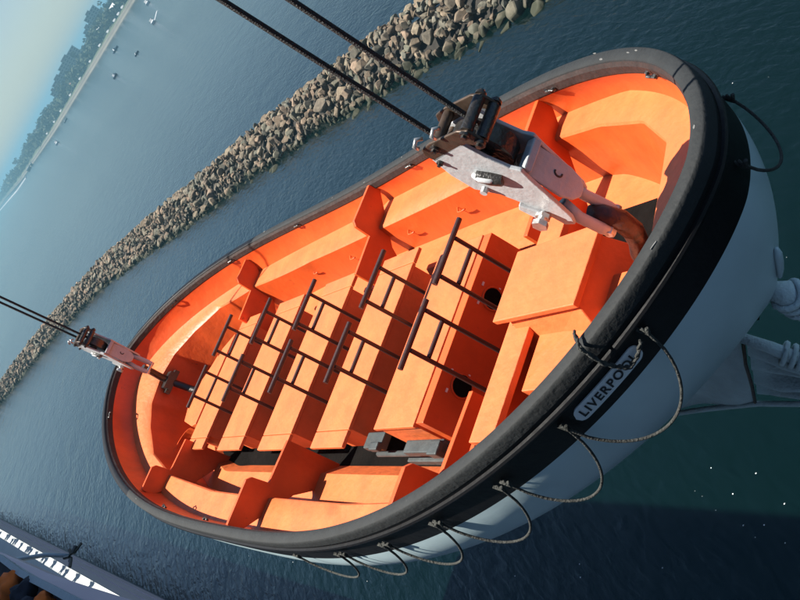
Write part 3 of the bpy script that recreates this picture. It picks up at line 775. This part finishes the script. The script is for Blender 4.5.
# ---------------------------------------------------------------- far shore
SHORE = [(-900, 5200), (-520, 4100), (-312, 3152), (-154, 1971), (-60, 1500), (-30, 1361), (3, 1289), (53, 1187), (103, 1094), (130, 1042), (190, 930), (300, 800), (520, 640)]
SAND = mat('shore_sand_and_wall', (.13, .115, .09), .9, .25, .02, bump=.2, bscale=.1)
GRASS = mat('shore_ground', (.07, .085, .045), .95, .3, .01)
def shp(u):
    x = u*(len(SHORE)-1); i = min(int(x), len(SHORE)-2); f = x-i
    a, b = SHORE[i], SHORE[i+1]; P = Vector((a[0]+(b[0]-a[0])*f, a[1]+(b[1]-a[1])*f, 0))
    return P, Vector((b[0]-a[0], b[1]-a[1], 0)).normalized()
def inland(P): return Vector((P.x, P.y, 0)).normalized()
mbs = MB(); mbg = MB(); NS = 160
ps = [(0, -.5), (6, .8), (12, 1.4), (14, 3.2), (26, 3.9)]
pg = [(25, 3.95), (90, 6.5), (200, 9), (500, 14), (1500, 10)]
for m_, pr in ((mbs, ps), (mbg, pg)):
    for j in range(NS+1):
        P, d = shp(j/NS); n = inland(P)
        for wv, h in pr: m_.v.append(tuple(P+n*(wv+4*math.sin(j*.7))+Vector((0, 0, h))))
    k = len(pr)
    for j in range(NS):
        for i in range(k-1): m_.f.append((j*k+i, j*k+i+1, (j+1)*k+i+1, (j+1)*k+i)); m_.m.append(0)
tag(mbs.build('beach', SAND), 'pale tan beach and sea wall along the far shore', 'beach', kind='structure')
tag(mbg.build('shore', GRASS, smooth=True), 'low green land behind the far beach', 'shore', kind='structure')
def azel(az, el, D, off=0):
    return Vector((math.sin(R(az))*D, math.cos(R(az))*D, CAMZ+math.tan(R(el))*D))
# wood of distant trees: many small ragged clumps
LEAF = mat('distant_foliage', (.035, .055, .028), .95, .4, .05, island=[(.022, .036, .02), (.05, .07, .03), (.035, .05, .025), (.065, .075, .04), (.028, .045, .028)])
def clump(mb, c, r, h, rg, n=26):
    pts = []
    b = len(mb.v)
    for k in range(n):
        v = Vector((rg.gauss(0, 1), rg.gauss(0, 1), rg.gauss(0, 1))).normalized()*rg.uniform(.55, 1)
        p = Vector((c.x+v.x*r, c.y+v.y*r, c.z+v.z*h)); q = r*rg.uniform(.25, .5)
        a = Vector((rg.uniform(-1, 1), rg.uniform(-1, 1), rg.uniform(-1, 1))).normalized()*q
        e = Vector((rg.uniform(-1, 1), rg.uniform(-1, 1), rg.uniform(-1, 1))).normalized()*q
        i = len(mb.v); mb.v += [tuple(p+a), tuple(p+e), tuple(p-a), tuple(p-e)]; mb.f.append((i, i+1, i+2, i+3)); mb.m.append(0)
rg = random.Random(11); mb = MB()
for k in range(2600):
    u = rg.uniform(.10, .93); P, d = shp(u); n = inland(P)
    depth = 55+rg.random()**1.6*330; Q = P+n*depth
    hgt = 6+depth*.012
    H = rg.uniform(4.5, 8.5)*(1+.25*math.sin(u*60))*(1.0+.5*(depth/385))
    clump(mb, Q+Vector((0, 0, hgt+H*.62)), rg.uniform(4, 8), H*.75, rg, 16)
o = mb.build('wood', LEAF); tag(o, 'hazy belt of trees along the far shore', 'wood', kind='stuff')
TRUNK = mat('tree_bark', (.05, .04, .03), .9, .2, 1)
def tree(name, Q, H, W, lab, kind):
    e = empty(name, Q); tag(e, lab, 'tree', 'single trees on the far shore')
    mb = MB(); mb.tube([(0, 0, -1), (0, 0, H*.5), (.2, .1, H*.8)], [.5, .35, .15], 6)
    for k in range(4): mb.tube([(0, 0, H*.4), (math.cos(k*1.7)*W*.5, math.sin(k*1.7)*W*.5, H*.65)], [.2, .08], 5)
    mb.build('trunk', TRUNK, e)
    mb = MB(); g = random.Random(int(Q.x*7))
    for k in range(12 if kind else 9):
        a = g.uniform(0, 6.28); z = g.uniform(.35, .95) if kind else g.uniform(.2, 1.0); rr_ = W*.5*(1-z if not kind else .9)*g.uniform(.3, 1)
        clump(mb, Vector((math.cos(a)*rr_, math.sin(a)*rr_, z*H)), W*.28, H*.12, g, 22)
    mb.build('crown', LEAF, e)
tl = ['pointed dark tree breaking the skyline in front of the tall far blocks', 'tree by the corner of the long grey apartment block', 'bushy tree left of the far jetty', 'tree at the top edge of the picture behind the tan beach',
      'thin tree just right of the white gabled house', 'tree between the two light roofs of the promenade', 'tall tree near the upper end of the far shore', 'lone tree on the low land by the jetty']
for i, (az, D, H, kd) in enumerate([(2.9, 1330, 21, 0), (1.0, 1400, 20, 1), (-3.6, 2150, 22, 1), (6.6, 1130, 15, 1), (4.4, 1220, 14, 0), (5.3, 1180, 15, 1), (6.0, 1300, 23, 0), (-2.6, 1800, 20, 0)]):
    P = azel(az, 0, D); P.z = 7; tree('shore_tree', P, H, H*.55, tl[i], kd)
# buildings of the far shore
WIN = mat('dark_window_glass', (.03, .04, .05), .2, .2, 1)
WALLS = [mat('grey_wall', (.17, .18, .18), .8, .1, .1), mat('pale_wall', (.50, .49, .45), .8, .1, .1), mat('tan_wall', (.33, .28, .22), .8, .1, .1), mat('blue_grey_wall', (.12, .15, .17), .8, .1, .1)]
ROOFS = [mat('red_tile_roof', (.22, .10, .07), .8, .1, .3), mat('grey_roof', (.10, .10, .10), .8, .1, .3), mat('white_roof', (.72, .72, .70), .7, .05, .3)]
def building(az, D, z0, wd, dp, ht, wm, rm, lab, cat='building', gable=0, floors=4, cols=8, yaw=0):
    P = azel(az, 0, D); P.z = z0; e = empty('building', P); e.rotation_euler = (0, 0, -R(az)+R(yaw)); tag(e, lab, cat)
    mb = MB(); ht *= .82; mb.box(-wd/2, wd/2, 0, dp, -2, ht); mb.build('wall', WALLS[wm], e)
    mb = MB()
    if gable: mb.prism([(-.6, ht), (dp+.6, ht), (dp/2, ht+gable)], 0, -wd/2-.5, wd/2+.5)
    else: mb.box(-wd/2-.4, wd/2+.4, -.4, dp+.4, ht+.01, ht+.6); mb.box(-wd*.2, wd*.1, dp*.3, dp*.6, ht+.6, ht+3)
    mb.build('roof', ROOFS[rm], e)
    for f in range(floors):
        for c in range(cols):
            x = -wd/2+wd*(c+.5)/cols; z = ht*(f+.35)/floors
            mb = MB(); mb.box(x-wd/cols*.28, x+wd/cols*.28, -.08, -.01, z, z+ht/floors*.45); mb.build('window', WIN, e)
building(5.25, 1420, 8, 24, 16, 32, 3, 1, 'tallest hazy apartment block on the far skyline near the top edge', floors=8, cols=5)
building(6.75, 1250, 8, 18, 16, 27, 0, 1, 'dark slab block at the very top edge of the picture', floors=7, cols=4)
building(4.6, 1450, 8, 22, 14, 24, 3, 1, 'lower hazy block beside the tallest one on the skyline', floors=6, cols=5)
building(2.55, 1420, 7, 38, 18, 31, 0, 1, 'long stepped grey block, highest of the middle shore', floors=8, cols=8)
building(1.45, 1440, 7, 30, 16, 27, 3, 1, 'blue grey block next to the long stepped grey one', floors=7, cols=6)
building(.75, 1450, 7, 16, 14, 23, 0, 1, 'narrow grey block at the left end of the middle group', floors=6, cols=3)
building(-1.4, 1700, 7, 40, 16, 14, 1, 0, 'pale low building among the trees left of the grey blocks', floors=3, cols=8)
building(-3.2, 1950, 6, 44, 16, 9, 1, 2, 'white roofed long shed behind the jetty', floors=2, cols=6)
building(6.35, 1140, 6, 13, 10, 9, 1, 2, 'white house with pale roof near the top edge behind the beach', gable=3, floors=2, cols=3)
building(5.0, 1190, 6, 12, 9, 9, 1, 2, 'white gabled house among the trees below the tallest block', gable=3.5, floors=2, cols=3)
building(4.1, 1230, 6, 18, 9, 5, 1, 1, 'low white terrace behind the beach below the middle blocks', floors=1, cols=5)
building(1.9, 1290, 6, 20, 10, 6, 2, 0, 'tan low house with red roof behind the beach', gable=2.5, floors=2, cols=5)
building(-.4, 1400, 5, 26, 10, 6, 1, 0, 'cream waterfront house with red roof near the moored boats', gable=2.5, floors=2, cols=5)
CAR = mat('parked_van_paint', (.7, .7, .7), .3, .05, 1)
TYRE = mat('tyre_rubber', (.02, .02, .02), .8, .1, 3)
for i, u in enumerate((.40, .45, .49, .53, .565, .60, .63, .655, .68, .70, .72)):
    P, d = shp(u); n = inland(P); Q = P+n*(40+3*(i % 3)); e = empty('parked_van', (Q.x, Q.y, 5.0)); e.rotation_euler = (0, 0, math.atan2(d.y, d.x))
    tag(e, 'tiny white vehicle parked on the far promenade behind the beach', 'vehicle', 'vehicles parked along the far promenade')
    mb = MB(); mb.prism([(-2.6, .4), (2.5, .4), (2.6, 1.2), (1.7, 1.4), (1.2, 2.2), (-2.6, 2.3)], 1, -1, 1); mb.build('body', CAR, e, bevel=.1)
    for x in (-1.6, 1.6):
        for y in (-1.01, .81): mb = MB(); mb.cyl((x, y, .35), (x, y+.2, .35), .38, 12); mb.build('wheel', TYRE, e)
# jetty
e = empty('jetty', (-103, 1609, 0)); tag(e, 'dark jetty on piles reaching from the far shore', 'jetty')
mb = MB(); mb.box(-3, 3, -10, 60, 3.2, 4.2); mb.box(6, 9, -10, 60, 3.2, 4.0); mb.build('deck', WALLS[3], e)
for y in (-8, 8, 24, 40):
    for x in (-2, 2, 7.5): mb = MB(); mb.cyl((x, y, -2), (x, y, 3.3), .6, 8); mb.build('pile', TRUNK, e)
tag(sbox('breakwater_wall', 0, 1, 0, 1, -3, -2.5, WALLS[1], None), 'x', 'wall')
bpy.data.objects.remove(bpy.data.objects['breakwater_wall'])
mb = MB()
for (a, b) in zip([(-112, 1560), (-150, 1720), (-215, 2150)], [(-150, 1720), (-215, 2150), (-300, 2700)]):
    A = Vector((*a, 0)); Bq = Vector((*b, 0)); d = (Bq-A).normalized(); n = Vector((d.y, -d.x, 0))*1.5
    mb.hexa([A-n+Vector((0, 0, -1)), Bq-n+Vector((0, 0, -1)), Bq+n+Vector((0, 0, -1)), A+n+Vector((0, 0, -1))], [A-n+Vector((0, 0, 1.2)), Bq-n+Vector((0, 0, 1.2)), Bq+n+Vector((0, 0, 1.2)), A+n+Vector((0, 0, 1.2))])
tag(mb.build('floating_boom', CAR), 'long thin white floating boom beyond the jetty', 'boom')

# small boats
BH = mat('small_boat_white', (.72, .72, .70), .35, .05, 2); BHD = mat('small_boat_blue', (.03, .05, .10), .4, .1, 2)
def small_boat(P, Lh, hd, hullm, mast, lab):
    e = empty('motor_boat', P); e.rotation_euler = (0, 0, R(hd)); tag(e, lab, 'boat')
    Lh *= .78; mb = MB(); k = Lh/7; n = 14
    for j, (zz, kk) in enumerate(((-.3, .55), (.25, .85), (.95, 1.0))):
        for i in range(n+1):
            u = i/n; x = (-3.4+7*u)*k*(.92+.08*kk); b = 1.15*k*kk*min(1, (1-u**2.6))**.7
            z = zz+(.45*u*u if j == 2 else 0); mb.v.append((x, b, z*k))
        for i in range(n, -1, -1):
            u = i/n; x = (-3.4+7*u)*k*(.92+.08*kk); b = 1.15*k*kk*min(1, (1-u**2.6))**.7
            z = zz+(.45*u*u if j == 2 else 0); mb.v.append((x, -b, z*k))
    m_ = 2*(n+1)
    for j in range(2):
        for i in range(m_): mb.f.append((j*m_+i, j*m_+(i+1) % m_, (j+1)*m_+(i+1) % m_, (j+1)*m_+i)); mb.m.append(0)
    mb.f.append(tuple(2*m_+i for i in range(m_))); mb.m.append(0)
    mb.build('hull', hullm, e)
    mb = MB(); mb.prism([(-1.2*k, .9*k), (-1.0*k, 2.3*k), (.5*k, 2.2*k), (1.5*k, 1.1*k)], 1, -.8*k, .8*k); cb = mb.build('cabin', BH, e, bevel=.05)
    mb = MB(); mb.box(-.8*k, .3*k, -.81*k, .81*k, 1.5*k, 2.0*k); mb.build('window', WIN, cb)
    if mast:
        mb = MB(); mb.tube([(.2*k, 0, 1), (.2*k, 0, mast)], [.09, .05], 6); mb.tube([(.2*k, 0, 2.6), (-2.8*k, 0, 2.5)], .07, 6); mb.build('mast', STEEL, e)
small_boat((86.7, 668.7, 0), 11, 70, BH, 0, 'white boat cut by the top edge of the picture on the open water')
small_boat((56.5, 482.9, 0), 8.5, 75, BH, 0, 'white speedboat nearest the camera on the open water')
small_boat((58.9, 782.5, 0), 9, 20, BHD, 0, 'dark hulled cabin boat close under the far beach')
small_boat((39.1, 475.1, 0), 4, 10, BHD, 0, 'smallest dark boat alone in the middle of the bay')
small_boat((30, 557, 0), 7.5, 60, BHD, 4, 'dark boat with short mast left of the smallest one')
small_boat((-26.9, 933, 0), 12, 75, BH, 6, 'white boat with mast nearest the jetty')
small_boat((-7.5, 1087.5, 0), 8, 10, BHD, 0, 'tiny dark boat by the shore right of the white masted boat')
mb = MB(); P0_ = Vector((57.9, 487, .06)); 
for k in range(14):
    q = P0_+Vector((.55*k, 1.9*k, 0)); mb.box(q.x-.5, q.x+.5, q.y-.9, q.y+.9, -.2, .03+.02*(k % 3))
tag(mb.build('wake_foam', CAR), 'white wake foam trailing behind the speedboat', 'foam', kind='stuff')
# foam flecks floating on the near water
FO = mat('foam_fleck', (.75, .78, .78), .8, .05, 3)
rg = random.Random(3); mb = MB()
for k in range(95):
    a = rg.uniform(14, 60); l = rg.uniform(-26, -1)
    if k < 26: a = rg.uniform(15, 24); l = rg.uniform(-9, -2)
    P = S(a, l, .012); r_ = rg.uniform(.009, .030); n = 6; ph = rg.uniform(0, 6)
    mb.add([(P.x+r_*rg.uniform(.6, 1.3)*math.cos(ph+i*math.pi/3), P.y+r_*rg.uniform(.6, 1.3)*math.sin(ph+i*math.pi/3), .012+.01*(i % 2)) for i in range(n)], [tuple(range(n))])
tag(mb.build('foam_flecks', FO), 'tiny white foam flecks scattered on the dark near water', 'foam', kind='stuff')

# ---------------------------------------------------------------- haze
hz = bpy.data.materials.new('haze'); hz.use_nodes = True; t = hz.node_tree
for n_ in list(t.nodes):
    if n_.type != 'OUTPUT_MATERIAL': t.nodes.remove(n_)
out = [n_ for n_ in t.nodes if n_.type == 'OUTPUT_MATERIAL'][0]
pv = t.nodes.new('ShaderNodeVolumePrincipled'); pv.inputs['Density'].default_value = .00040; pv.inputs['Color'].default_value = (.26, .52, .66, 1); pv.inputs['Anisotropy'].default_value = .2
t.links.new(pv.outputs[0], out.inputs['Volume'])
mb = MB(); mb.box(-10000, 10000, -3000, 13000, -4, 64)
tag(mb.build('haze', hz), 'pale blue haze over the bay', 'haze', kind='stuff')
